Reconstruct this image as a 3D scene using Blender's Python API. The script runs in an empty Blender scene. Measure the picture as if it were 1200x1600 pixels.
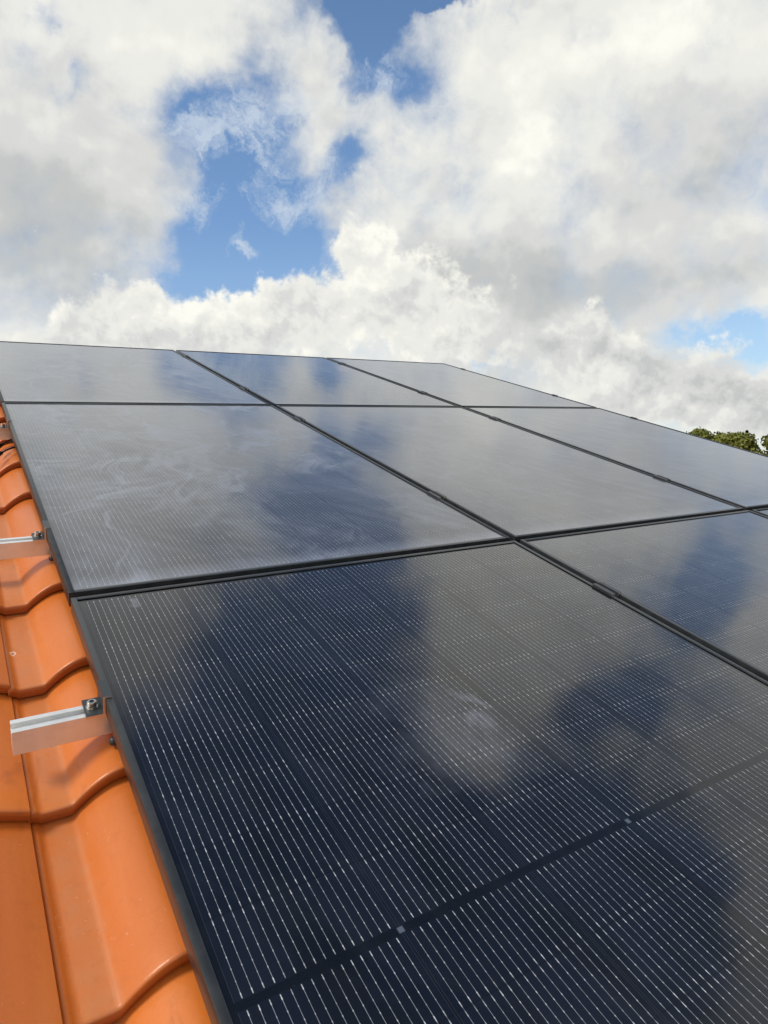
import bpy, bmesh, math, random
import numpy as np
from mathutils import Vector, Matrix
R_ = math.radians
random.seed(7)
sc = bpy.context.scene
col = sc.collection
PITCH = R_(20)                                   # slope of the roof; the panels lie parallel to it
TM = Matrix.Rotation(PITCH, 4, 'X')              # roof coordinates (x along the eaves, y up the slope, z off the roof) to world

# ---------------------------------------------------------------- camera
cam_d = bpy.data.cameras.new('camera'); cam = bpy.data.objects.new('camera', cam_d); col.objects.link(cam)
rot = Matrix(((0.847129, 0.074692, -0.526112), (-0.517583, 0.340182, -0.785101), (0.120333, 0.937389, 0.326837))).to_4x4()
cam.matrix_world = TM @ Matrix.Translation((-0.161346, -1.276734, 0.646772)) @ rot
cam_d.sensor_fit = 'VERTICAL'; cam_d.sensor_height = 24.0; cam_d.lens = 24.0 * 1059.65 / 1600.0
cam_d.clip_start = 0.02; cam_d.clip_end = 3000
sc.camera = cam

# ---------------------------------------------------------------- light
SUN_AZ, SUN_EL = R_(-88), R_(50)                 # azimuth from +y towards +x
sun_d = bpy.data.lights.new('sun', 'SUN'); sun_d.energy = 2.1; sun_d.angle = R_(16.0); sun_d.color = (1.0, 0.93, 0.83)
sun = bpy.data.objects.new('sun', sun_d); col.objects.link(sun)
sdir = Vector((math.sin(SUN_AZ)*math.cos(SUN_EL), math.cos(SUN_AZ)*math.cos(SUN_EL), math.sin(SUN_EL)))
sun.rotation_euler = sdir.to_track_quat('Z', 'Y').to_euler()
sc.view_settings.view_transform = 'Standard'; sc.view_settings.look = 'None'
sc.view_settings.exposure = 0.0; sc.view_settings.gamma = 1.0; sc.view_settings.use_curve_mapping = False

# ---------------------------------------------------------------- node expressions
NT = [None]
def wrap(v): return v.s if isinstance(v, E) else v
def math_(op, *a, clamp=False):
    n = NT[0].nodes.new('ShaderNodeMath'); n.operation = op; n.use_clamp = clamp
    for i, v in enumerate(a):
        v = wrap(v)
        if isinstance(v, (int, float)): n.inputs[i].default_value = v
        else: NT[0].links.new(v, n.inputs[i])
    return E(n.outputs[0])
class E:
    def __init__(s, sock): s.s = sock
    def __add__(a, b): return math_('ADD', a, b)
    __radd__ = __add__
    def __sub__(a, b): return math_('SUBTRACT', a, b)
    def __rsub__(a, b): return math_('SUBTRACT', b, a)
    def __mul__(a, b): return math_('MULTIPLY', a, b)
    __rmul__ = __mul__
    def __truediv__(a, b): return math_('DIVIDE', a, b)
def sstep(x, a, b):
    n = NT[0].nodes.new('ShaderNodeMapRange'); n.interpolation_type = 'SMOOTHSTEP'
    NT[0].links.new(wrap(x), n.inputs[0]); n.inputs[1].default_value = a; n.inputs[2].default_value = b
    return E(n.outputs[0])
def lin(x, a, b, c=0.0, d=1.0):
    n = NT[0].nodes.new('ShaderNodeMapRange')
    NT[0].links.new(wrap(x), n.inputs[0])
    for i, v in enumerate((a, b, c, d)): n.inputs[1+i].default_value = v
    return E(n.outputs[0])
def clamp01(x): return math_('ADD', x, 0.0, clamp=True)
def vmath(op, a, b=None, scale=None):
    n = NT[0].nodes.new('ShaderNodeVectorMath'); n.operation = op
    for i, v in enumerate((a, b)):
        if v is None: continue
        v = wrap(v)
        if isinstance(v, (tuple, Vector)): n.inputs[i].default_value = tuple(v)
        else: NT[0].links.new(v, n.inputs[i])
    if scale is not None:
        if isinstance(scale, E): NT[0].links.new(scale.s, n.inputs['Scale'])
        else: n.inputs['Scale'].default_value = scale
    return E(n.outputs['Value'] if op in ('DOT_PRODUCT', 'LENGTH', 'DISTANCE') else n.outputs[0])
def comb(x, y, z):
    n = NT[0].nodes.new('ShaderNodeCombineXYZ')
    for i, v in enumerate((x, y, z)):
        v = wrap(v)
        if isinstance(v, (int, float)): n.inputs[i].default_value = v
        else: NT[0].links.new(v, n.inputs[i])
    return E(n.outputs[0])
def sep(v):
    n = NT[0].nodes.new('ShaderNodeSeparateXYZ'); NT[0].links.new(wrap(v), n.inputs[0])
    return [E(o) for o in n.outputs]
def noise(vec, scale, detail=4, rough=.5, dist=0.0, lac=2.0, color=False):
    n = NT[0].nodes.new('ShaderNodeTexNoise'); NT[0].links.new(wrap(vec), n.inputs['Vector'])
    n.inputs['Scale'].default_value = scale; n.inputs['Detail'].default_value = detail
    n.inputs['Roughness'].default_value = rough; n.inputs['Distortion'].default_value = dist; n.inputs['Lacunarity'].default_value = lac
    return E(n.outputs['Color' if color else 'Fac'])
def mixc(f, a, b):
    n = NT[0].nodes.new('ShaderNodeMix'); n.data_type = 'RGBA'; n.clamp_factor = True
    for i, v in ((0, f), (6, a), (7, b)):
        v = wrap(v)
        if isinstance(v, tuple): n.inputs[i].default_value = tuple(v) + ((1,) if len(v) == 3 else ())
        elif isinstance(v, (int, float)): n.inputs[i].default_value = v
        else: NT[0].links.new(v, n.inputs[i])
    return E(n.outputs[2])
def mul_col(c, k):
    return vmath('SCALE', c, scale=k)

# ---------------------------------------------------------------- sky: Nishita air behind three banks of cloud, all laid out by azimuth and elevation
GAPS = [(22.6, 21.8, 5.1, 4.7, 52, -1.5), (24.0, 17.6, 5.0, 2.6, -180, -1.2), (19.3, 19.3, 3.2, 2.9, -149, -1.1), (33.0, 33.4, 3.4, 2.1, 107, -1.3), (34.7, 37.1, 5.4, 2.6, 175, -1.4), (32.2, 30.1, 1.8, 1.5, 179, -0.7), (30.7, 24.5, 2.4, 1.4, -166, -0.75), (19.4, 29.0, 4.2, 2.3, -174, -1.0), (24.3, 27.5, 2.3, 1.6, -175, -0.3), (58.7, 9.6, 3.0, 1.3, 179, -1.3), (61.3, 7.7, 1.6, 1.1, 166, -0.8), (40.5, 9.4, 1.6, 0.7, 174, -1.1), (36.4, 29.5, 2.1, 1.2, 174, -0.6), (39.1, 34.2, 2.6, 0.3, 173, -0.8), (7.2, 31.3, 1.2, 0.8, -154, -0.45), (9.4, 28.6, 1.2, 0.7, -165, -0.4), (37.4, 38.8, 4.0, 3.8, 162, -1.2), (37.8, 46.0, 7.4, 4.7, 162, -1.4), (41.4, 54.8, 7.6, 6.3, 164, -1.1), (30.0, 64.4, 11.6, 10.2, -146, -1.5), (63.0, 60.8, 14.1, 9.0, 141, -1.2), (70.5, 39.4, 5.3, 2.3, 117, -0.95), (74.5, 46.1, 5.1, 3.5, 127, -0.75), (69.9, 27.9, 3.6, 2.6, 58, -1.2), (72.4, 50.1, 5.2, 3.4, 129, -0.9), (56.3, 42.0, 6.7, 4.4, 61, 0.9), (59.4, 49.5, 2.9, 2.5, 64, 0.6), (75.7, 29.1, 3.7, 1.6, 54, 0.7), (89.8, 42.1, 4.9, 2.2, 48, 0.5), (83.1, 46.8, 6.7, 5.6, 94, -0.85), (86.2, 55.4, 10.5, 4.2, 119, -1.0), (14.1, 40.9, 7.1, 6.5, 178, 0.6), (14.4, 48.9, 4.2, 2.9, -178, 0.9), (73.9, 61.2, 6.7, 4.5, 129, -0.5)]
WISP = [(18.9, 29.4, 4.4, 2.7, -172, 0.3), (21.9, 23.7, 4.2, 2.6, -176, 0.35), (35.1, 29.9, 2.7, 1.9, 175, 0.6), (24.9, 27.9, 4.2, 2.4, -163, 0.9), (21.1, 19.7, 1.4, 1.1, -171, 0.9), (28.2, 23.2, 2.9, 2.0, -158, 0.8), (19.3, 27.8, 2.9, 2.5, 54, 0.5), (17.2, 21.9, 2.2, 1.4, 81, 0.5), (27.2, 30.3, 2.7, 2.3, -172, 0.6), (58.8, 7.8, 1.5, 1.0, 180, 1.0), (24.9, 22.0, 2.9, 1.8, -179, 0.35), (32.0, 30.5, 2.7, 2.3, 180, 0.45)]
CUM = [(12.2, 14.0, 5.1, 2.6, -177, 1), (18.0, 13.1, 6.0, 2.4, -170, 1), (25.9, 14.4, 4.6, 2.7, 170, 1), (31.6, 19.0, 2.1, 2.1, -140, 0.95), (35.0, 14.9, 5.7, 3.7, 175, 1), (5.7, 11.5, 5.1, 1.4, -178, 0.6), (52.9, 5.7, 6.5, 2.7, -165, 1), (49.2, 9.0, 4.9, 2.5, 172, 0.8), (58.6, 4.1, 3.8, 1.7, -175, 1), (61.4, 3.8, 2.5, 2.3, 150, 1), (49.8, 10.9, 3.0, 2.3, 139, 0.6), (40.1, 11.0, 4.1, 1.8, 174, 0.8)]
BRI = [(14.8, 15.5, 9.4, 2.8, -178, -0.06), (28.6, 15.3, 6.2, 2.9, 178, -0.08), (37.3, 17.2, 3.0, 2.9, 164, -0.12), (45.2, 26.0, 3.2, 2.8, 64, 0.22), (54.1, 30.1, 7.3, 2.4, 164, 0.14), (35.5, 21.5, 3.9, 2.7, 174, 0.04), (7.3, 20.0, 5.9, 5.0, 50, -0.16), (46.0, 15.3, 8.4, 2.8, 163, -0.2), (57.2, 19.7, 5.6, 4.4, 149, -0.1), (10.4, 30.1, 2.5, 1.7, -158, -0.07), (59.5, 23.2, 3.6, 2.2, 157, 0.0), (38.9, 24.3, 4.3, 3.8, 164, -0.03), (27.4, 32.9, 3.5, 2.9, -172, -0.1), (7.0, 26.4, 3.2, 2.2, -160, 0.04), (60.7, 13.8, 3.2, 1.3, 167, -0.08), (18.8, 33.4, 3.3, 1.4, -174, 0.05), (27.5, 27.5, 3.7, 2.4, -179, -0.08), (57.7, 37.7, 6.8, 6.6, 95, 0.12)]
CB = [(31.6, 19.5, 3.0, 1.9, 177, 0.14), (17.2, 15.0, 7.7, 1.4, -180, 0.1), (35.4, 12.9, 4.7, 2.0, 175, 0.06), (29.7, 15.2, 3.1, 2.0, 178, 0.05), (44.8, 11.5, 4.5, 2.0, 173, -0.12), (5.8, 12.0, 3.8, 1.8, -176, -0.1), (50.5, 6.9, 2.9, 1.5, 173, 0.06), (53.9, 8.0, 2.8, 1.2, 152, -0.12), (57.4, 5.2, 3.1, 1.4, 172, 0.06), (50.9, 13.7, 2.9, 1.3, 142, 0.05)]
world = bpy.data.worlds.new('World'); sc.world = world; world.use_nodes = True
nt = world.node_tree; NT[0] = nt; nt.nodes.clear()
def gauss_sum(d, table):
    tot = None
    for az, el, r1, r2, rt, amp in table:
        az, el, rt = R_(az), R_(el), R_(rt)
        ea = Vector((math.cos(az), -math.sin(az), 0)); eu = Vector((-math.sin(az)*math.sin(el), -math.cos(az)*math.sin(el), math.cos(el)))
        a = (ea*math.cos(rt) + eu*math.sin(rt)) / math.sin(R_(r1)); b = (eu*math.cos(rt) - ea*math.sin(rt)) / math.sin(R_(r2))
        qa = vmath('DOT_PRODUCT', d, a); qb = vmath('DOT_PRODUCT', d, b)
        q = qa*qa + qb*qb
        g = math_('POWER', 2.718, q * -1.0) * amp
        tot = g if tot is None else tot + g
    return tot
geo = nt.nodes.new('ShaderNodeTexCoord')
D0 = vmath('NORMALIZE', E(geo.outputs['Generated']))
dx, dy, dz = sep(D0)
LSKY = Vector((-0.55, -0.2, 0.8)).normalized()
# warps
w1 = vmath('SUBTRACT', noise(D0, 7.0, 6, .6, color=True), (.5, .5, .5))
w2 = vmath('SUBTRACT', noise(D0, 26.0, 5, .6, color=True), (.5, .5, .5))
Dw = vmath('ADD', D0, vmath('ADD', vmath('SCALE', w1, scale=.14), vmath('SCALE', w2, scale=.035)))
Dc = vmath('ADD', D0, vmath('ADD', vmath('SCALE', w1, scale=.06), vmath('SCALE', w2, scale=.05)))
def billow(d, s, off=(0, 0, 0), det=7, rough=.5, dist=.15):
    v = vmath('ADD', d, off)
    return noise(v, s, det, rough, dist=dist)
dl = .012
# main banks
nA = billow(D0, 5.0, det=5); nA2 = billow(vmath('ADD', D0, tuple(LSKY*.05)), 5.0, det=5)
nF = billow(D0, 15.0, det=7, rough=.54); nF2 = billow(vmath('ADD', D0, tuple(LSKY*dl)), 15.0, det=7, rough=.54)
densA = gauss_sum(Dw, GAPS) + .62 + (nA-.5)*1.3 + (nF-.5)*1.0
nE = noise(Dw, 34.0, 7, .62, dist=.5)
aA = sstep(densA + (nE-.5)*.42, -.22, .80)
brA = .80 + gauss_sum(Dw, BRI)*1.15 + (nA-nA2)*.75 + (nF-nF2)*.22 + (nA-.5)*-.25 + (nF-.5)*.06 + lin(densA, .1, .7, .07, 0.0)
# far gauzy wisps
nW = noise(Dw, 16.0, 8, .68, dist=.8)
densW = gauss_sum(Dw, WISP) + (nW-.5)*2.6 - .55
aW = sstep(densW, -.1, .75) * .8
# low cumulus, crisp heads
nC = billow(D0, 22.0, (3, 1, 2), 8, .58); nC2 = billow(vmath('ADD', D0, tuple(LSKY*.014)), 22.0, (3, 1, 2), 8, .58)
nD = billow(D0, 60.0, (5, 1, 2), 5, .55)
densC = gauss_sum(Dc, CUM) + (nC-.5)*1.8 + (nD-.5)*.30 - .40
aC = sstep(densC, -.06, .32)
brC = .835 + gauss_sum(Dc, CB) + (nC-nC2)*.62 + (nA-nA2)*.7 + (nC-.5)*.10 + (nD-.5)*.05 + lin(densC, 0.0, .5, .10, -.06)
def cloudcol(b):
    r = nt.nodes.new('ShaderNodeValToRGB'); nt.links.new(wrap(b), r.inputs[0])
    cr = r.color_ramp; cr.interpolation = 'EASE'
    st = [(.40, (.42, .45, .48)), (.60, (.56, .575, .57)), (.72, (.70, .705, .69)), (.84, (.84, .84, .795)), (1.0, (1.0, .985, .90))]
    while len(cr.elements) < len(st): cr.elements.new(.5)
    for e, (p, c) in zip(cr.elements, st): e.position = p; e.color = c + (1,)
    return E(r.outputs[0])
sky = nt.nodes.new('ShaderNodeTexSky'); sky.sky_type = 'NISHITA'; sky.sun_disc = False
sky.sun_elevation = SUN_EL; sky.sun_rotation = SUN_AZ; sky.air_density = 1.0; sky.dust_density = .3; sky.ozone_density = 2.0
K = .14                                           # background strength; cloud radiance is given in picture units and divided by it
blue = mul_col(vmath('MULTIPLY', E(sky.outputs[0]), (.98, 1.10, 1.16)), lin(dz, 0.0, .30, .74, 1.0) * lin(dz, .50, .90, 1.0, .72))
blue = mixc(lin(dz, .02, .36, .40, 0.0), blue, tuple(x/K for x in (.62, .72, .82)))
c = mixc(aW, blue, tuple(x/K for x in (.62, .70, .80)))
c = mixc(aA, c, mul_col(cloudcol(brA), 1/K))
c = mixc(aC, c, mul_col(cloudcol(brC), 1/K))
ground_f = sstep(dz, -.06, -.01)
c = mixc(ground_f, (1.5, 1.5, 1.3), c)
bg = nt.nodes.new('ShaderNodeBackground'); bg.inputs[1].default_value = K
nt.links.new(c.s, bg.inputs[0])
wo = nt.nodes.new('ShaderNodeOutputWorld'); nt.links.new(bg.outputs[0], wo.inputs[0])
world.cycles.sampling_method = 'MANUAL'; world.cycles.sample_map_resolution = 512

# ---------------------------------------------------------------- materials
def new_mat(name):
    m = bpy.data.materials.new(name); m.use_nodes = True
    NT[0] = m.node_tree; b = m.node_tree.nodes['Principled BSDF']
    return m, b
def setp(b, **k):
    for n, v in k.items():
        n = n.replace('_', ' '); v = wrap(v)
        s = b.inputs[n]
        if isinstance(v, tuple): s.default_value = v + ((1,) if len(v) == 3 and s.type == 'RGBA' else ())
        elif isinstance(v, (int, float)): s.default_value = v
        else: NT[0].links.new(v, s)
def objco():
    return E(NT[0].nodes.new('ShaderNodeTexCoord').outputs['Object'])
def prop(name, kind='OBJECT'):
    n = NT[0].nodes.new('ShaderNodeAttribute'); n.attribute_type = kind; n.attribute_name = name
    return n
def bump(h, strength, dist):
    n = NT[0].nodes.new('ShaderNodeBump'); n.inputs['Strength'].default_value = strength; n.inputs['Distance'].default_value = dist
    NT[0].links.new(wrap(h), n.inputs['Height']); return E(n.outputs[0])
def orandom():
    return E(NT[0].nodes.new('ShaderNodeObjectInfo').outputs['Random'])

PW, PL, GAP = 1.134, 1.722, .020                 # one module and the gap to the next
CP, RP, MX, MY = .1835, .0932, .0165, .0182     # cell pitch across and along, margins
def absn(x): return math_('ABSOLUTE', x)
def frac(x): return math_('FRACT', x)
def line(x, half, soft):                          # 1 near x = 0, soft edges
    return lin(absn(x), half, half+soft, 1.0, 0.0)

# --- the cells under glass: black half-cut cells, sixteen round wires in each column, solder pads, joints
m_glass, b = new_mat('module_glass')
co = objco(); x, y, z = sep(co)
inx = sstep(absn(x - PW/2), 6*CP/2 - .0006, 6*CP/2 - .0014) * 1.0
inx = lin(absn(x - PW/2), 6*CP/2 - .0012, 6*CP/2 - .0004, 1, 0)
u = (x - MX) / CP; ucell = math_('FLOOR', u); uf = frac(u)                # column
yh = absn(y - PL/2) - .0040                                                # from the joint in the middle outwards
v = yh / RP; vcell = math_('FLOOR', v); vf = frac(v)
iny = lin(yh, 0.0, .0012, 0, 1) * lin(yh, 9*RP - .0012, 9*RP - .0004, 1, 0)
ex = (absn(uf - .5) - .5) * -CP; ey = (absn(vf - .5) - .5) * -RP            # metres to the cell's edge
cellm = inx * iny * lin(ex, .0006, .0012, 0, 1) * lin(ey, .0003, .0008, 0, 1)
wp = CP/16.75
wv = (uf*CP - CP/2) / wp + 8.0
wf = (frac(wv) - .5) * wp                                                  # metres from a wire
inw = lin(absn(uf*CP - CP/2), 7.5*wp + .0010, 7.5*wp + .0015, 1, 0)
wire = line(wf, .00018, .00020) * inw * inx * lin(yh, .0015, .0025, 0, 1) * lin(yh, 9*RP - .003, 9*RP - .002, 1, 0)
crossing = lin(ey, .0004, .0016, .45, 1)  # wires dive under the next cell
glint = .55 + noise(comb(x*3.0, y*2.0, 3.0), 4.0, 4, .6)*.9                                    # specular glints painted into the wire colours by noise
dots = line((frac(vf*7.0) - .5) * (RP/7.0), .0006, .0008) * line(wf, .00035, .0003) * inw * iny * inx
pads = line(ey - .0052, .0020, .0014) * line(wf, .00035, .0004) * inw * iny * inx
rn = NT[0].nodes.new('ShaderNodeTexWhiteNoise'); NT[0].links.new(comb(ucell*3.1 + 7.0, vcell*5.7, math_('SIGN', y - PL/2) + orandom()*41.0).s, rn.inputs['Vector'])
crand = E(rn.outputs['Value'])
rnw = NT[0].nodes.new('ShaderNodeTexWhiteNoise'); NT[0].links.new(comb(math_('FLOOR', wv) + ucell*17.0, math_('FLOOR', v*7.0), 1.0).s, rnw.inputs['Vector'])
wrand = E(rnw.outputs['Value'])
cellcol = mixc(crand, (.0022, .0032, .0080), (.0048, .0062, .0125))
mott = noise(co, 9.0, 3, .5)
cellcol = mixc(sstep(noise(comb(x*3.2, y*.9, 0.0), 4.0, 4, .6), .45, .62) * .8, cellcol, (.0020, .0019, .0022))
cellcol = mixc(sstep(mott, .45, .75) * .5, cellcol, (.0075, .0092, .0150))
base = mixc(cellm, (.0016, .0017, .0022), cellcol)
coledge = line(ex - .0014, .00018, .00022) * iny * inx
base = mixc(coledge * .35, base, (.060, .068, .085))
base = mixc(wire * crossing * glint * (.42 + wrand*.18), base, (.46, .50, .58))
base = mixc(dots * glint * (.15 + wrand*.45), base, (.72, .74, .78))
base = mixc(pads * glint * (.08 + wrand*.5), base, (.66, .68, .72))
tabx = absn(x - PW/2) ; tab = line(frac(u*.5 + 1.0 - .5)*2.0*CP - CP*1.0, .004, .002)
tabm = (line(x - (MX + CP), .0028, .0015) + line(x - (MX + 3*CP), .0028, .0015) + line(x - (MX + 5*CP), .0028, .0015)) * line(y - PL/2, .0026, .0016)
base = mixc(tabm * .4, base, (.22, .27, .36))
# dirt on the glass: fine dust mixed with painted sky reflection, a wiped film, and a few marks of their own
dust_refl = E(prop('dust_reflection').outputs['Fac']); swirl = E(prop('swirl').outputs['Fac']); smud = E(prop('smudge').outputs['Fac'])
r3 = orandom()
cx = comb(x + r3*13.0, y + r3*7.0, 0.0)
cloudy = noise(cx, 2.6, 6, .6, dist=.6)
streak = noise(comb(x*5.0 + y*3.0 + r3*31.0, y*1.1 - x*.8, 0.0), 3.2, 5, .62, dist=.5)
speck = sstep(noise(cx, 420.0, 2, .5), .68, .80)
film = clamp01(sstep(cloudy, .36, .72)*.5 + sstep(streak, .42, .72)*.6)
def arc(px, py, rr, wdt, s):
    wx = x - px + (noise(cx, 3.0, 3, .5) - .5)*.12; wy = y - py
    r = math_('SQRT', wx*wx + wy*wy); th = math_('ARCTAN2', wy, wx)
    n = noise(comb(r*s, th*1.3, px), 1.0, 5, .62)
    return sstep(n, .46, .70) * line(r - rr, wdt*.5, wdt)
wx_ = noise(vmath('ADD', co, (3.0, 1.0, 0.0)), 1.7, 3, .5) - .5; wy_ = noise(vmath('ADD', co, (8.0, 5.0, 0.0)), 1.7, 3, .5) - .5
wob = comb((x + wx_*.9)*9.0 - y*2.0, (y + wy_*.9)*2.2 + x*1.2, 0.0)
wipe = sstep(noise(wob, 1.0, 6, .60, dist=1.3), .44, .66)
wipe2 = sstep(noise(comb(x*1.6 + y*3.0 + wy_*5.0, y*11.0 - x*7.0 + wx_*9.0, 5.0), 1.0, 5, .6), .50, .68)
broad = sstep(noise(comb(x + wx_*.4, y + wy_*.4, 2.0), 2.2, 3, .5), .38, .62)
sw = clamp01(broad*(wipe*.8 + wipe2*.45) + 0.0) + clamp01(arc(.12, .92, .34, .10, 11.0)*.8 + arc(.05, 1.02, .52, .09, 8.0)*.6 + line(x - .12 + wx_*.2, .03, .10)*(.2 + wipe*.5))
s_ax = x - .535 + (noise(co, 17.0, 3, .6) - .5)*.07; s_ay = y - 1.170 + (noise(vmath('ADD', co, (2., 2., 2.)), 17.0, 3, .6) - .5)*.09
fine_ = sstep(noise(comb(x*60.0, y*14.0, 0.0), 1.0, 5, .65, dist=.6), .36, .62)
sm = clamp01(line(vmath('LENGTH', comb(s_ax*1.2 + s_ay*.35, s_ay*.42, 0.0)), .002, .020) + line(vmath('LENGTH', comb(x - .505 + wx_*.1, (y - 1.115)*.8 + (noise(co, 20.0, 3, .6)-.5)*.08, 0.0)), .003, .024)*.7) * (.35 + fine_*.65)
sm2 = line(vmath('LENGTH', comb((x - .46)*.9, (y - 1.10)*.55, 0.0)) + (noise(co, 8.0, 5, .65) - .5)*.20, .004, .10) * (.5 + fine_*.5)
sm3 = line(vmath('LENGTH', comb(x - .107, (y - 1.672)*.5, 0.0)) + (noise(co, 60.0, 4, .6) - .5)*.022, .002, .009)
edge_d = sstep(y + (noise(cx, 14.0, 4, .6)-.5)*.05, .085, .012) * .55        # dirt gathers above the lower frame
dust_reflection = clamp01((dust_refl - 1.0)*(.030 + film*.050) + (.001 + film*.012 + edge_d*.10 + speck*.03) * dust_refl*dust_refl + sw*swirl*.15 + (sm*.24 + sm2*.085 + sm3*.25) * smud)  # extra bluish veil on the far panels paints a brighter sky reflection
base = mixc(dust_reflection, base, (.53, .58, .72))
rough = clamp01(.045 + film*.05*dust_refl + sw*swirl*.15 + sm*smud*.2)
setp(b, Base_Color=base, Roughness=clamp01(.30 + 0.0*crand), Coat_Weight=1.0, Coat_Roughness=rough, Coat_IOR=1.53, IOR=1.15, Sheen_Weight=clamp01((dust_refl - 1.0)*.42 + film*.16*(dust_refl - .8) + sw*swirl*.30), Sheen_Roughness=.35, Sheen_Tint=(.72, .80, 1.0))
setp(b, Coat_Normal=bump(noise(co, 5.0, 3, .5), .35, .0012))

# --- black anodised aluminium of the frames and clamps
m_frame, b = new_mat('black_anodised_aluminium')
co = objco()
n1 = noise(co, 30.0, 5, .6)
setp(b, Base_Color=mixc(sstep(n1, .35, .75), (.018, .021, .025), (.032, .036, .040)), Roughness=.27 + n1*.16, Metallic=0.0, IOR=1.5)
m_clamp, b = new_mat('clamp_black')
setp(b, Base_Color=(.038, .043, .049), Roughness=.38)
m_cut, b = new_mat('bare_cut_aluminium')
co = objco(); setp(b, Base_Color=(.78, .77, .74), Roughness=.32 + noise(co, 200.0, 3, .5)*.2, Metallic=.9)
m_rail, b = new_mat('mill_aluminium')
co = objco(); rx, ry, rz = sep(co)
nb = noise(comb(rx*2.0, ry*160.0, rz*160.0), 1.0, 5, .6); nm = noise(comb(rx*4.0, ry*3.0, rz*3.0), 6.0, 4, .6)
scr = sstep(noise(comb(rx*30.0, ry*8.0, rz*60.0), 1.0, 3, .5), .71, .76)
rb = mixc(sstep(nm, .4, .7)*.6, (.86, .87, .87), (.72, .73, .74)); rb = mixc(scr*.7, rb, (.16, .14, .12))
setp(b, Base_Color=rb, Metallic=.55, Roughness=.27 + nb*.16 + scr*.2)
m_steel, b = new_mat('stainless_steel'); setp(b, Base_Color=(.62, .60, .56), Metallic=1.0, Roughness=.28)
m_dark, b = new_mat('socket_shade'); setp(b, Base_Color=(.01, .01, .01), Roughness=.8)  # flat black discs painting the shade inside the bolt sockets
m_cable, b = new_mat('black_cable'); setp(b, Base_Color=(.012, .012, .013), Roughness=.4)
m_back, b = new_mat('black_backsheet'); setp(b, Base_Color=(.02, .02, .022), Roughness=.6)

# --- fired clay tiles
m_tile, b = new_mat('glazed_clay')
co = objco(); x, y, z = sep(co)
tone = E(prop('tone', 'GEOMETRY').outputs['Fac']); pan = E(prop('pan', 'GEOMETRY').outputs['Fac']); nose = E(prop('nose', 'GEOMETRY').outputs['Fac'])
n1 = noise(co, 7.0, 5, .55); n2 = noise(co, 38.0, 4, .6); n3 = noise(comb(x*30.0, y*3.0, z*30.0), 1.0, 4, .55)
c = mixc(n1, (.66, .165, .022), (.74, .215, .038))
c = mixc(tone*.75, c, (.54, .135, .026))
c = mixc(sstep(n3, .45, .75)*.28, c, (.76, .26, .070))
c = mixc(pan * (.20 + sstep(n2, .3, .7)*.28), c, (.52, .235, .110))          # dull dusty bloom lying in the pans
c = mixc(nose * .85, c, (.36, .085, .012))  # shade on nose faces and tile edges painted into the clay colour
pits = sstep(noise(co, 260.0, 2, .5), .715, .745) * sstep(noise(co, 22.0, 3, .6), .5, .62)
c = mixc(pits * .75, c, (.20, .07, .025))
lime = sstep(noise(vmath('ADD', co, (4., 2., 9.)), 150.0, 3, .6), .66, .72) * sstep(noise(co, 11.0, 2, .5), .47, .60)
c = mixc(lime * .3, c, (.78, .55, .38))
stain = sstep(noise(comb(x*26.0, y*7.0, 0.0), 1.0, 4, .6, dist=.8), .60, .74)
c = mixc(stain*.38, c, (.36, .10, .025))
grime = sstep(noise(co, 55.0, 5, .65), .52, .72)
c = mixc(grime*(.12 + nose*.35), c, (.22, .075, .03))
ch = line(vmath('LENGTH', comb(x + .0998, (y - .039)*.55, 0.0)) + (noise(co, 160.0, 3, .5) - .5)*.004 - .0042, .0007, .0009)
c = mixc(ch * .7, c, (.85, .74, .64))
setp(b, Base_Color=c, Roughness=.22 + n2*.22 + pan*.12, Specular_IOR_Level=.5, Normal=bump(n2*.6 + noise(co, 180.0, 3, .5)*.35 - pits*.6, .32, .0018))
m_wall, b = new_mat('cream_render'); setp(b, Base_Color=mixc(noise(objco(), 3.0, 5, .6), (.62, .56, .45), (.70, .65, .55)), Roughness=.9)
m_mortar, b = new_mat('ridge_mortar'); setp(b, Base_Color=(.4, .34, .28), Roughness=.9)
m_woodsoffit, b = new_mat('soffit'); setp(b, Base_Color=(.55, .5, .42), Roughness=.8)
m_pane, b = new_mat('window_glass'); setp(b, Base_Color=(.03, .035, .04), Roughness=.05)
m_white, b = new_mat('white_paint'); setp(b, Base_Color=(.75, .75, .73), Roughness=.5)
m_ground, b = new_mat('dry_meadow')
co = objco(); n1 = noise(co, .05, 6, .6); n2 = noise(co, 1.4, 6, .65)
setp(b, Base_Color=mixc(sstep(n1, .42, .6), mixc(n2, (.05, .07, .02), (.10, .11, .035)), mixc(n2, (.16, .13, .07), (.22, .18, .10))), Roughness=.95)
def leafmat(name, a, c_):
    m, b = new_mat(name); t = E(prop('tone', 'GEOMETRY').outputs['Fac'])
    setp(b, Base_Color=mixc(t, a, c_), Roughness=.6, Specular_IOR_Level=.25); return m
m_leaf = leafmat('broad_leaf', (.095, .11, .022), (.25, .26, .045))
m_cyp = leafmat('cypress_leaf', (.010, .020, .008), (.030, .045, .014))
m_bark, b = new_mat('bark'); setp(b, Base_Color=mixc(noise(objco(), 6.0, 5, .6), (.07, .05, .035), (.16, .12, .09)), Roughness=.9)

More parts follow.
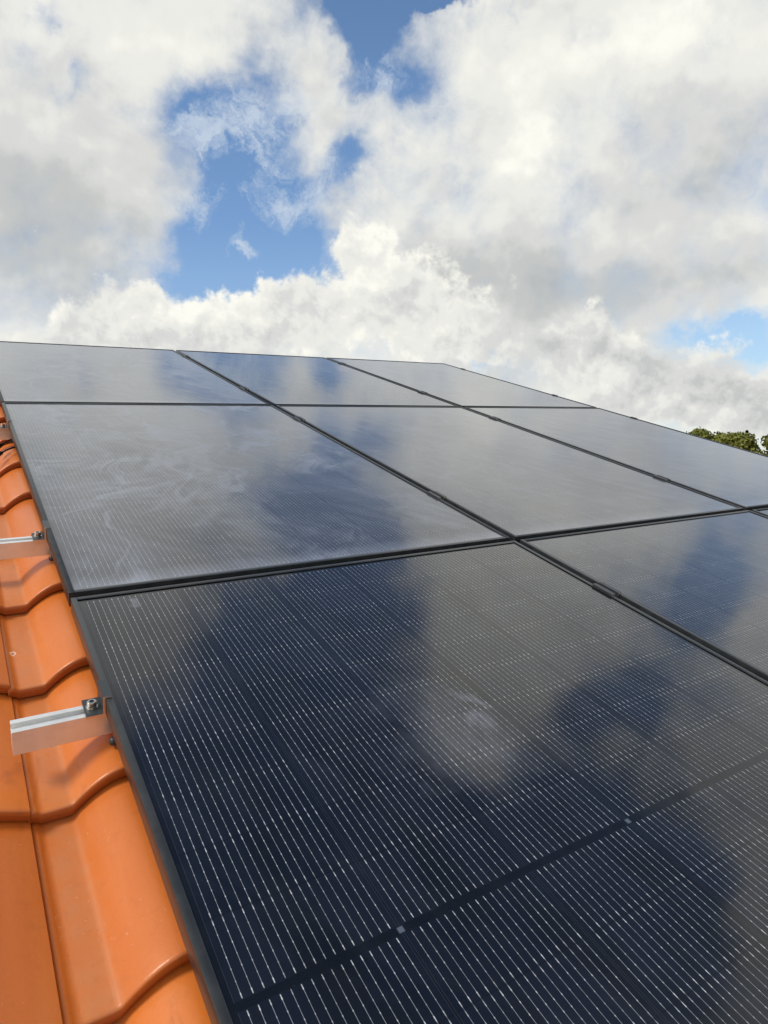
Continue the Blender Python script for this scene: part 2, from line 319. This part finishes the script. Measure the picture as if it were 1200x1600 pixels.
# ---------------------------------------------------------------- mesh helpers
def box(bm, x0, x1, y0, y1, z0, z1, bevel=0.0, seg=2, mi=0):
    r = bmesh.ops.create_cube(bm, size=1.0, matrix=Matrix.Translation(((x0+x1)/2, (y0+y1)/2, (z0+z1)/2)) @ Matrix.Diagonal((x1-x0, y1-y0, z1-z0, 1)))
    vs = r['verts']; fs = list({f for v in vs for f in v.link_faces})
    for f in fs: f.material_index = mi
    if bevel:
        bmesh.ops.bevel(bm, geom=list({e for v in vs for e in v.link_edges}), offset=bevel, segments=seg, affect='EDGES', profile=.5)
def extrude_profile(bm, pts, a0, a1, axis='x', mi=0, cap=0):
    """closed polygon pts (p, q) swept from a0 to a1; axis x: (a, p, q), axis y: (p, a, q)"""
    f = (lambda a, p, q: (a, p, q)) if axis == 'x' else (lambda a, p, q: (p, a, q))
    A = [bm.verts.new(f(a0, *p)) for p in pts]; B = [bm.verts.new(f(a1, *p)) for p in pts]
    n = len(pts)
    for i in range(n):
        fc = bm.faces.new((A[i], A[(i+1) % n], B[(i+1) % n], B[i])); fc.material_index = mi
    for ring, c_ in ((A, cap), (B, cap)):
        fc = bm.faces.new(ring); fc.material_index = c_
    return A + B
def cyl(bm, c, r, h, seg=24, mi=0, r2=None, bevel=0.0):
    g = bmesh.ops.create_cone(bm, cap_ends=True, segments=seg, radius1=r, radius2=r if r2 is None else r2, depth=h, matrix=Matrix.Translation((c[0], c[1], c[2]+h/2)))
    vs = g['verts']
    for f in {f for v in vs for f in v.link_faces}: f.material_index = mi
    if bevel:
        es = [e for e in {e for v in vs for e in v.link_edges} if abs(e.verts[0].co.z - e.verts[1].co.z) < 1e-6]
        bmesh.ops.bevel(bm, geom=es, offset=bevel, segments=2, affect='EDGES')
def mesh(name, bm, mats, parent=None, smooth=None):
    bmesh.ops.recalc_face_normals(bm, faces=bm.faces)
    me = bpy.data.meshes.new(name); bm.to_mesh(me); bm.free()
    for m in (mats if isinstance(mats, (list, tuple)) else [mats]): me.materials.append(m)
    if smooth is not None:
        me.shade_smooth()
        me.set_sharp_from_angle(angle=R_(smooth))
    o = bpy.data.objects.new(name, me); col.objects.link(o)
    if parent: o.parent = parent
    return o
def tag(o, label, cat, group=None):
    o['label'] = label; o['category'] = cat
    if group: o['group'] = group
    return o
def on_roof(o, x, y, z=0.0, rz=0.0):
    o.matrix_world = TM @ Matrix.Translation((x, y, z)) @ Matrix.Rotation(rz, 4, 'Z'); return o
def empty(name, x, y, z=0.0, rz=0.0):
    e = bpy.data.objects.new(name, None); e.empty_display_size = .1; col.objects.link(e); return on_roof(e, x, y, z, rz)
def copy_thing(root):
    r = root.copy(); col.objects.link(r)
    for ch in list(root.children):
        c_ = ch.copy(); col.objects.link(c_); c_.parent = r; c_.matrix_parent_inverse = ch.matrix_parent_inverse
        for g in list(ch.children):
            d = g.copy(); col.objects.link(d); d.parent = c_
    return r

# ---------------------------------------------------------------- ground
GZ = -5.1
bm = bmesh.new(); N = 48
vs = [[bm.verts.new(((i/N-.5)*4000, (j/N-.5)*4000, 0)) for j in range(N+1)] for i in range(N+1)]
for i in range(N):
    for j in range(N): bm.faces.new((vs[i][j], vs[i+1][j], vs[i+1][j+1], vs[i][j+1]))
g = mesh('ground', bm, m_ground); g.location = (0, 0, GZ); g['kind'] = 'structure'

# ---------------------------------------------------------------- house with its tiled roof
TW, TP, Z0 = .235, .321, -.144                   # tile cover width and length, height of the pans under the glass plane
RX0, RX1 = -4.0, 3.64; RY0, RY1 = -2.62, 3.66
def prof(s):
    """height of the tile's top over the pan at s metres from its left seam"""
    if s < .006: return .006*math.sin(math.pi*s/.006*.5)
    if s < .016: return .006*math.cos(math.pi*(s-.006)/.010*.5)
    if s < .052: return 0.0
    if s < .060: t = (s-.052)/.008; return .0024*t*t*1.05
    if s < .134: t = (s-.060)/.074; return .0025 + .0415*math.sin(math.pi/2*t)**.90
    if s < .196: t = (s-.134)/.062; return .044 - .0155*t*t
    t = min(1, (s-.196)/(TW+.004-.196)); return .0285 - .0165*t**1.1
V, F, TONE, PANA, NOSE = [], [], [], [], []
def add_tile(x0, y0, fine):
    ns = 44 if fine else 9; ny = 10 if fine else 2
    ss = [ (TW+.004)*i/(ns-1) for i in range(ns) ]
    if fine: ss = sorted(set([0, .003, .006, .009, .012, .016, .022, .030, .042, .052, .055, .058, .060] + [.060+.0037*i for i in range(1, 21)] + [.134+.062*i/10 for i in range(1, 11)] + [.196+(TW+.004-.196)*i/6 for i in range(1, 7)]))
    ns = len(ss)
    lift = .024; jz = random.uniform(-.0012, .0012); jy = random.uniform(-.0025, .0025); jx = random.uniform(-.0012, .0012); jr = random.uniform(-.004, .004)
    tone = random.random()
    tn = [(y0 + TP*1.12*(1 - j/ny)) for j in range(ny)] + [y0 + .006]
    rows = []
    def row(f):
        base = len(V)
        for s in ss:
            X, Y, Z = f(s)
            Y += jy + (X - x0)*jr; X += jx
            V.append((X, Y, Z + jz)); TONE.append(tone)
            q = max(0., min(1., (s-.014)/.012)) * max(0., min(1., (.072-s)/.018)); PANA.append(q)
        rows.append(base)
    def zz(s, Y): return Z0 + prof(s) + lift*(1 - (Y - y0)/TP)
    for Y in tn: row(lambda s, Y=Y: (x0+s, Y, zz(s, Y)))
    nn = [0.0]*(len(tn)*ns)
    ztop = lambda s: zz(s, y0)
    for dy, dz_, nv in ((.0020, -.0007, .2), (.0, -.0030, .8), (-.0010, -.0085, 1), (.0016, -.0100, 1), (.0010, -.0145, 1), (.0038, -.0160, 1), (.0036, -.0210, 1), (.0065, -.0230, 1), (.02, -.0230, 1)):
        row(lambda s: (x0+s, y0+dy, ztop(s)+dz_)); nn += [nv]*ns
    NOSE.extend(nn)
    for a_, b_ in zip(rows, rows[1:]):
        for i in range(ns-1): F.append((a_+i, a_+i+1, b_+i+1, b_+i))
    # right-hand edge thickness
    k = len(rows); base = len(V)
    for r_ in rows[:len(tn)+2]:
        X, Y, Z = V[r_+ns-1]; V.append((X+.0004, Y, Z-.004)); V.append((X-.001, Y, Z-.015)); TONE.extend([tone]*2); PANA.extend([0, 0]); NOSE.extend([.4, 1])
    for j in range(len(tn)+1):
        r0, r1 = rows[j]+ns-1, rows[j+1]+ns-1; a0, a1 = base+2*j, base+2*(j+1)
        F.append((r0, a0, a1, r1)); F.append((a0, a0+1, a1+1, a1))
SX = -.117                                        # a seam runs here, just left of the panels
i0 = int(math.floor((RX0-SX)/TW)); i1 = int(math.ceil((RX1-SX)/TW))
NY0 = -.425
j0 = int(math.floor((RY0-NY0)/TP)); j1 = int(math.ceil((RY1-NY0)/TP))
for j in range(j1-1, j0-1, -1):
    for i in range(i0, i1):
        X = SX + i*TW; Y = NY0 + j*TP
        add_tile(X, Y, -.95 < X < .35 and Y < 2.6)
me = bpy.data.meshes.new('roof_tiles'); me.from_pydata(V, [], F); me.update()
for nme, dat in (('tone', TONE), ('pan', PANA), ('nose', NOSE)):
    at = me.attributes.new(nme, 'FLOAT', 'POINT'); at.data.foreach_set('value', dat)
me.materials.append(m_tile); me.shade_smooth(); me.set_sharp_from_angle(angle=R_(50))
house = empty('house', 0, 0, 0); house.matrix_world = Matrix.Identity(4)
tag(house, 'house whose orange clay tile roof carries the dark solar panels', 'house')
ridge_y = RY1 + .02
yr, zr = (TM @ Vector((0, ridge_y, Z0-.04))).yz; ye, ze = (TM @ Vector((0, RY0+.05, Z0-.04))).yz
yb = 2*yr - ye                                    # the far eave
# deck and slopes under the tiles
bm = bmesh.new()
T_ = .10
for s in (0,):
    extrude_profile(bm, [(ye, ze), (yr, zr), (yb, ze), (yb, ze-T_), (yr, zr-T_-.02), (ye, ze-T_)], RX0+.03, RX1-.03, 'x')
roof = mesh('roof', bm, m_woodsoffit, house)
tiles = bpy.data.objects.new('roof_tiles', me); col.objects.link(tiles); tiles.parent = roof; tiles.matrix_world = TM
# far slope: the same tiles mirrored across the ridge, one coarse sheet
far = bmesh.new(); nx = 240; rows_ = 20
Lf = (yb-yr)/math.cos(PITCH)
prev = None
for r_ in range(rows_+1):
    for k_, (dd, dh) in enumerate(((r_*Lf/rows_, .017), (r_*Lf/rows_ + .002, .0))):
        if r_ == rows_ and k_: break
        cur = [far.verts.new((RX0+.03+(RX1-RX0-.06)*i/nx, yr + dd*math.cos(PITCH), zr - dd*math.sin(PITCH) + .03 + dh + prof(((RX0+.03+(RX1-RX0-.06)*i/nx)-SX) % TW))) for i in range(nx+1)]
        if prev:
            for i in range(nx): far.faces.new((prev[i], prev[i+1], cur[i+1], cur[i]))
        prev = cur
fo = mesh('roof_tiles', far, m_tile, roof, smooth=50)
# ridge caps
bm = bmesh.new()
nr = 19
for k_ in range(nr):
    xa = RX0 + (RX1-RX0)*k_/nr; xb = xa + (RX1-RX0)/nr + .03
    A, B = [], []
    for t in range(13):
        th = math.pi*(.06 + .88*t/12)
        for L_, X_, rr in ((A, xa, .088), (B, xb, .098)): L_.append(bm.verts.new((X_, yr + math.cos(th)*rr*1.1, zr - .015 + math.sin(th)*rr)))
    for t in range(12): bm.faces.new((A[t], A[t+1], B[t+1], B[t]))
rc = mesh('ridge_tiles', bm, m_tile, roof, smooth=60)
# walls
bm = bmesh.new()
wx0, wx1, wy0, wy1 = RX0+.35, RX1-.30, ye+.45, yb-.45
zw = lambda Y: (ze + (Y-ye)*math.tan(PITCH) if Y <= yr else ze + (yb-Y)*math.tan(PITCH)) - T_ - .012
pts = [(wy0, GZ-.2), (wy1, GZ-.2), (wy1, zw(wy1)), (yr, zw(yr)), (wy0, zw(wy0))]
extrude_profile(bm, pts, wx0, wx1, 'x'); wall = mesh('wall', bm, m_wall, house)
bm = bmesh.new(); box(bm, -1.0, .0, wy0-.03, wy0+.05, GZ+.02, GZ+2.1, .01)
dr = mesh('door', bm, m_white, house)
bm = bmesh.new(); box(bm, -.16, -.06, wy0-.08, wy0-.03, GZ+1.0, GZ+1.03, .004); mesh('handle', bm, m_steel, dr)
for X in (-3.0, 1.4):
    bm = bmesh.new(); box(bm, X, X+1.2, wy0-.04, wy0+.04, GZ+1.0, GZ+2.1, .01); w_ = mesh('window', bm, m_white, house)
    bm = bmesh.new(); box(bm, X+.07, X+.575, wy0-.046, wy0-.03, GZ+1.07, GZ+2.03); box(bm, X+.625, X+1.13, wy0-.046, wy0-.03, GZ+1.07, GZ+2.03); mesh('pane', bm, m_pane, w_)
# gutter along the eave
bm = bmesh.new()
gp = [(ye-.13+.055*math.cos(t_), ze-.02+.055*math.sin(t_)) for t_ in [math.pi + math.pi*k_/10 for k_ in range(11)]]
gp += [(ye-.13+.050*math.cos(t_), ze-.02+.050*math.sin(t_)) for t_ in [2*math.pi - math.pi*k_/10 for k_ in range(11)]]
extrude_profile(bm, gp, RX0, RX1, 'x'); mesh('gutter', bm, m_white, house, smooth=40)

# ---------------------------------------------------------------- the nine modules
def make_panel():
    root = empty('solar_panel', 0, 0)
    LIP, H, tk = .0105, .030, .0022
    bm = bmesh.new(); e = .0004; bv = .0007
    # top lips, outer walls and bottom flanges of the hollow frame: long sides full length, short sides butted between them
    for sx in (0, 1):
        a0, a1 = (0, LIP) if not sx else (PW-LIP, PW); w0, w1 = (0, tk) if not sx else (PW-tk, PW); f0, f1 = (tk, .028) if not sx else (PW-.028, PW-tk)
        box(bm, a0, a1, 0, PL, -tk, 0, bv); box(bm, w0, w1, .0003, PL-.0003, -H, -tk-.00005, bv*.5); box(bm, f0, f1, .001, PL-.001, -H+.0002, -H+tk)
    for sy in (0, 1):
        a0, a1 = (0, LIP) if not sy else (PL-LIP, PL); w0, w1 = (0, tk) if not sy else (PL-tk, PL)
        box(bm, LIP+e, PW-LIP-e, a0, a1, -tk-.0001, -.0001, bv); box(bm, tk+e, PW-tk-e, w0+.0002, w1-.0002, -H+.0004, -tk-.0002, bv*.5)
    mesh('frame', bm, m_frame, root, smooth=35)
    bm = bmesh.new(); d = .0032
    box(bm, d, PW-d, d, PL-d, -.0058, -.0026); o = mesh('glass_sheet', bm, m_glass, root)
    o['dust_reflection'] = 1.0; o['swirl'] = 0.0; o['smudge'] = 0.0
    bm = bmesh.new(); box(bm, .0034, PW-.0034, .0034, PL-.0034, -.0066, -.0060); mesh('back_sheet', bm, m_back, root)
    for X in (.25, .567, .884):
        bm = bmesh.new(); box(bm, X-.035, X+.035, PL/2-.02, PL/2+.02, -.024, -.0067, .003); mesh('junction_box', bm, m_cable, root)
    return root
LBL = {(0,-1): 'nearest dark solar panel with silver wires, sharp joint line across its middle',
 (1,-1): 'dark solar panel at right edge, beside the nearest one, reflecting a blue gap',
 (2,-1): 'solar panel of the nearest row furthest right, only its corner in view',
 (0,0): 'solar panel with swirling wipe marks, in the middle row by the bare tiles',
 (1,0): 'grey reflecting solar panel in the centre of the array, between two others',
 (2,0): 'solar panel at the right end of the middle row, under the trees',
 (0,1): 'solar panel at the left end of the farthest row, pale grey reflection',
 (1,1): 'middle solar panel of the farthest row, reflecting deep blue sky',
 (2,1): 'solar panel at the top right corner of the array, grey beside the sky'}
proto = make_panel()
for (i, j), lab in LBL.items():
    p = proto if (i, j) == (0, -1) else copy_thing(proto)
    on_roof(p, i*(PW+GAP), j*(PL+GAP) + GAP/2, random.uniform(-.0006, .0006))
    tag(p, lab, 'solar panel', 'solar panels on the tiled roof')
    gs = [c_ for c_ in p.children if c_.name.startswith('glass_sheet')][0]
    gs['dust_reflection'] = {(0,0): 1.7, (1,0): 1.5, (2,0): 1.5, (0,1): 1.7, (1,1): 1.2, (2,1): 1.5, (1,-1): 1.3}.get((i, j), 1.0)  # higher values also paint a paler sky reflection over the glass
    gs['swirl'] = {(0,0): 1.0, (0,1): .5, (1,0): .25}.get((i, j), 0.0)
    gs['smudge'] = 1.0 if (i, j) == (0, -1) else 0.0

# ---------------------------------------------------------------- mounting rails
RAIL_Y = [-1.40, -.332, .378, 1.445, 2.135, 3.20]
RNAME = ['rail under the near end of the nearest panel row, out of view', 'nearest aluminium mounting rail, its cut end sticking out over the orange tiles', 'second aluminium rail end up the roof, beside the wiped panel', 'third aluminium rail end, far up the left edge of the array', 'aluminium rail under the lower part of the farthest panel row', 'aluminium rail nearest the ridge under the farthest panel row']
w, h = .031, .040
rp = [(-w/2, -h), (w/2, -h), (w/2, 0), (.0065, 0), (.0065, -.0022), (.0105, -.0022), (.0105, -.011), (-.0105, -.011), (-.0105, -.0022), (-.0065, -.0022), (-.0065, 0), (-w/2, 0)]
def make_rail():
    bm = bmesh.new(); vs = extrude_profile(bm, rp, 0, 3.70, 'x', 0, 1)
    o = mesh('mounting_rail', bm, [m_rail, m_cut]); md = o.modifiers.new('bevel', 'BEVEL'); md.width = .0006; md.segments = 2; md.limit_method = 'ANGLE'
    return o
rail0 = make_rail()
for k_, Y in enumerate(RAIL_Y):
    if k_ == 0: continue
    r_ = rail0 if k_ == 1 else rail0.copy()
    if k_ != 1: col.objects.link(r_)
    on_roof(r_, -.126 - (.0 if k_ < 2 else .02*(k_ % 3)), Y, -.0305); tag(r_, RNAME[k_], 'mounting rail', 'aluminium mounting rails')

def socket_bolt(bm, c, r=.0066, hh=.0085, mi=0, rec=1):
    cyl(bm, (c[0], c[1], c[2]), r*1.28, .0014, 24, mi)                     # washer
    cyl(bm, (c[0], c[1], c[2]+.0014), r, hh, 28, mi, bevel=.0008)
# ---------------------------------------------------------------- end clamps on the left edge of the array, and on the right
def make_end_clamp():
    root = empty('end_clamp', 0, 0)
    bm = bmesh.new(); t = .003; L = .046
    pts = [(.0095, .0004), (.0095, .0034), (-.0042, .0034), (-.0042, -.0262), (-.0275, -.0262), (-.0275, -.0300), (-.0006, -.0300), (-.0006, .0004)]
    extrude_profile(bm, pts, -L/2, L/2, 'y', 0, 1)
    mesh('bracket', bm, [m_clamp, m_cut], root)
    bm = bmesh.new(); cyl(bm, (-.0165, 0, -.0262), .0088, .0014, 28); cyl(bm, (-.0165, 0, -.0248), .0070, .0095, 32, bevel=.0009)
    bo = mesh('bolt', bm, m_steel, root, smooth=40)
    bm = bmesh.new(); cyl(bm, (-.0165, 0, -.01525), .0036, .0003, 6); mesh('hex_socket', bm, m_dark, bo)
    return root
ec = make_end_clamp()
ELAB = {1: 'nearest end clamp with silver socket bolt, holding the nearest panel to its rail', 2: 'end clamp with bolt at the second rail, beside the wiped panel', 3: 'far end clamp at the third rail by the left edge of the photo', 4: 'end clamp at the left end of the rail under the farthest row', 5: 'end clamp nearest the ridge at the left end of its rail'}
RLAB = {1: 'end clamp at the right end of the nearest rail', 2: 'end clamp on the right edge of the middle row, lower rail', 3: 'small black end clamp on the right array edge, upper rail of the middle row', 4: 'small black end clamp on the right array edge, lower rail of the farthest row', 5: 'small black end clamp on the right array edge nearest the ridge'}
first = True
for k_ in (1, 2, 3, 4, 5):
    c_ = ec if first else copy_thing(ec); first = False
    on_roof(c_, 0, RAIL_Y[k_], .0); tag(c_, ELAB[k_], 'clamp', 'end clamps of the array')
for k_ in (1, 2, 3, 4, 5):
    c_ = copy_thing(ec); on_roof(c_, 3*PW+2*GAP, RAIL_Y[k_], .0, math.pi); tag(c_, RLAB[k_], 'clamp', 'end clamps of the array')
# mid clamps bridging the gaps
def make_mid_clamp():
    root = empty('mid_clamp', 0, 0)
    bm = bmesh.new(); g2 = GAP/2; L = .060; t = .0024
    pts = [(-g2-.008, .0004), (-g2+.0012, .0004), (-g2+.0012, -.016), (g2-.0012, -.016), (g2-.0012, .0004), (g2+.008, .0004), (g2+.008, .0040), (g2-.0040, .0040), (g2-.0040, -.0135), (-g2+.0040, -.0135), (-g2+.0040, .0040), (-g2-.008, .0040)]
    extrude_profile(bm, pts, -L/2, L/2, 'y', 0, 1)
    mesh('bracket', bm, [m_clamp, m_cut], root)
    bm = bmesh.new(); cyl(bm, (0, 0, -.0135), .0055, .0085, 24, bevel=.0008); bo = mesh('bolt', bm, m_steel, root, smooth=40)
    bm = bmesh.new(); cyl(bm, (0, 0, -.00505), .003, .0003, 6); mesh('hex_socket', bm, m_dark, bo)
    return root
mc = make_mid_clamp(); first = True
seam = ['first seam from the left', 'second seam from the left']
rowt = {1: 'between panels of the nearest row', 2: 'low in the middle row', 3: 'high in the middle row', 4: 'low in the farthest row', 5: 'near the ridge'}
for i in (1, 2):
    for k_ in (1, 2, 3, 4, 5):
        c_ = mc if first else copy_thing(mc); first = False
        on_roof(c_, i*(PW+GAP) - GAP/2, RAIL_Y[k_]); tag(c_, 'black mid clamp in the %s, %s' % (seam[i-1], rowt[k_]), 'clamp', 'mid clamps in the panel seams')

# ---------------------------------------------------------------- roof hooks carrying the rails
def make_hook():
    root = empty('roof_hook', 0, 0)
    bm = bmesh.new(); box(bm, -.015, .015, .017, .022, -.052, -.012, .001); box(bm, -.015, .015, -.045, .0225, -.058, -.0525, .001)
    box(bm, -.015, .015, -.050, -.045, -.074, -.0525, .001)
    mesh('bracket', bm, m_steel, root)
    bm = bmesh.new(); 
    g_ = bmesh.ops.create_uvsphere(bm, u_segments=20, v_segments=12, radius=.0075, matrix=Matrix.Translation((-.028, -.036, -.040)))
    mesh('bolt', bm, m_clamp, root, smooth=60)
    return root
hk = make_hook(); first = True
HLAB = {1: 'steel roof hook whose bolt head peeks out under the nearest panel edge', 2: 'steel roof hook under the second rail from the bottom, by the wiped panel', 3: 'steel roof hook under the third rail, beside the loose cables'}
for k_ in (1, 2, 3):
    c_ = hk if first else copy_thing(hk); first = False
    on_roof(c_, .036, RAIL_Y[k_], -.030); tag(c_, HLAB[k_], 'roof hook', 'roof hooks under the rails')

# ---------------------------------------------------------------- loose cable ends with plugs on the tiles
def tube(bm, pts, r, seg=10):
    ring = None
    for i, p in enumerate(pts):
        a = pts[max(i-1, 0)]; b_ = pts[min(i+1, len(pts)-1)]; d = (Vector(b_)-Vector(a)).normalized()
        q = d.to_track_quat('Z', 'Y'); rr = r[i] if isinstance(r, (list, tuple)) else r
        cur = [bm.verts.new(Vector(p) + q @ Vector((math.cos(2*math.pi*k/seg)*rr, math.sin(2*math.pi*k/seg)*rr, 0))) for k in range(seg)]
        if ring:
            for k in range(seg): bm.faces.new((ring[k], ring[(k+1) % seg], cur[(k+1) % seg], cur[k]))
        else: bm.faces.new(cur)
        ring = cur
    bm.faces.new(ring)
for n_, (pa, pb, lab) in enumerate((((.03, 1.452, -.072), (-.030, 1.352, -.068), 'black solar cable with plug, the upper one on the tiles at the left edge'),
                                    ((.03, 1.345, -.074), (-.036, 1.262, -.072), 'black solar cable with plug, the lower one on the tiles at the left edge'))):
    root = empty('solar_cable', *pa); A_ = Vector(pa); B_ = Vector(pb); d_ = B_-A_
    bm = bmesh.new(); tube(bm, [d_*t + Vector((0, 0, .006*math.sin(t*3))) - d_*.8*(0 if t else 0) for t in (-1.2, -.6, 0, .25, .5, .75, 1.0)], .003); mesh('cable', bm, m_cable, root, smooth=60)
    bm = bmesh.new(); L_ = d_.normalized()
    tube(bm, [d_ + L_*s_ for s_ in (-.004, 0, .012, .013, .03, .031, .036, .05, .051, .062)], [.004, .0065, .0075, .0095, .0095, .0078, .0078, .0078, .006, .0058], 14)
    mesh('plug', bm, m_cable, root, smooth=40); tag(root, lab, 'cable', 'solar cables on the tiles')

# ---------------------------------------------------------------- trees beyond the ridge
def make_tree(name, h, cw, kind, seed, mat):
    rnd = random.Random(seed); root = bpy.data.objects.new(name, None); col.objects.link(root)
    bm = bmesh.new()
    th = h*(.30 if kind == 'round' else .10)
    tube(bm, [(0, 0, 0), (.03*h*.2, 0, th*.5), (0, .02, th), (.05, 0, h*.75)], [.045*h*.6, .03*h*.6, .024*h*.6, .01*h*.5], 9)
    cl = []
    if kind == 'round':
        zc, zr = h*.70, h*.30
        for q in range(46):
            d = Vector((rnd.gauss(0, 1), rnd.gauss(0, 1), rnd.gauss(.25, 1))).normalized(); k = rnd.uniform(.35, .84)
            cl.append((Vector((d.x*cw*k, d.y*cw*k, zc + d.z*zr*k)), rnd.uniform(.17, .27)*cw))
        for q in range(9):
            a = rnd.random()*6.283; rr = rnd.uniform(0, .5)*cw
            cl.append((Vector((math.cos(a)*rr, math.sin(a)*rr, zc + zr*math.sqrt(1-(rr/cw)**2)*.86)), rnd.uniform(.15, .2)*cw))
        for c_, r_ in cl[:9]: tube(bm, [(0, 0, th*.9), tuple(c_*.5 + Vector((0, 0, th*.4))), tuple(c_)], [.012*h, .008*h, .003*h], 6)
    else:
        for q in range(80):
            zf = q/79; cl.append((Vector((rnd.uniform(-.15, .15)*cw*(1-zf), rnd.uniform(-.15, .15)*cw*(1-zf), h*(.12+.86*zf))), cw*max(.12, (1-zf)**.75)*.8))
    mesh('trunk', bm, m_bark, root, smooth=60)
    V_, F_, T_2 = [], [], []
    for c_, r_ in cl:
        n = int(560*(r_/(.22*cw))**2) if kind == 'round' else 260
        ct = rnd.uniform(-.25, .25)
        for _ in range(n):
            d = Vector((rnd.gauss(0, 1), rnd.gauss(0, 1), rnd.gauss(0, 1))).normalized()
            p = c_ + d*r_*(.35 + 1.05*rnd.random()**1.1)
            nrm = (d + Vector((rnd.gauss(0, .6), rnd.gauss(0, .6), rnd.gauss(0, .6)))).normalized()
            q = nrm.to_track_quat('Z', 'Y'); s_ = rnd.uniform(.03, .065); k0 = len(V_)
            for ax, ay in ((-1, -.5), (0, -1), (1, -.4), (.6, .6), (-.5, 1)): V_.append(p + q @ Vector((ax*s_, ay*s_, 0)))
            F_.append(tuple(range(k0, k0+5))); T_2.extend([min(1, max(0, .5+ct+rnd.gauss(0, .22)))]*5)
    me = bpy.data.meshes.new('crown'); me.from_pydata(V_, [], F_); me.update()
    at = me.attributes.new('tone', 'FLOAT', 'POINT'); at.data.foreach_set('value', T_2); me.materials.append(mat)
    o = bpy.data.objects.new('crown', me); col.objects.link(o); o.parent = root
    return root
EYE = (-.161, -1.421, .171)
def plant(t, az, dist): t.location = (EYE[0]+math.sin(R_(az))*dist, EYE[1]+math.cos(R_(az))*dist, GZ)
for n_, (az, dist, h, cw, kind, lab) in enumerate((
    (57.0, 36, 6.98, 1.6, 'round', 'olive green tree top just left of the taller one, beyond the right array edge'),
    (59.3, 33, 6.62, 1.3, 'round', 'broad olive green tree crown beside the dark cypress, beyond the array edge'),
    (60.15, 34, 6.76, .20, 'cone', 'dark pointed cypress tip against the right side of the green crown'),
    (62.4, 32, 6.45, 1.45, 'round', 'yellow green tree crown cut by the right edge of the photo'))):
    t = make_tree('cypress_tree' if kind == 'cone' else 'leafy_tree', h, cw, kind, 11+n_, m_cyp if kind == 'cone' else m_leaf)
    plant(t, az, dist); tag(t, lab, 'tree', 'trees beyond the roof')
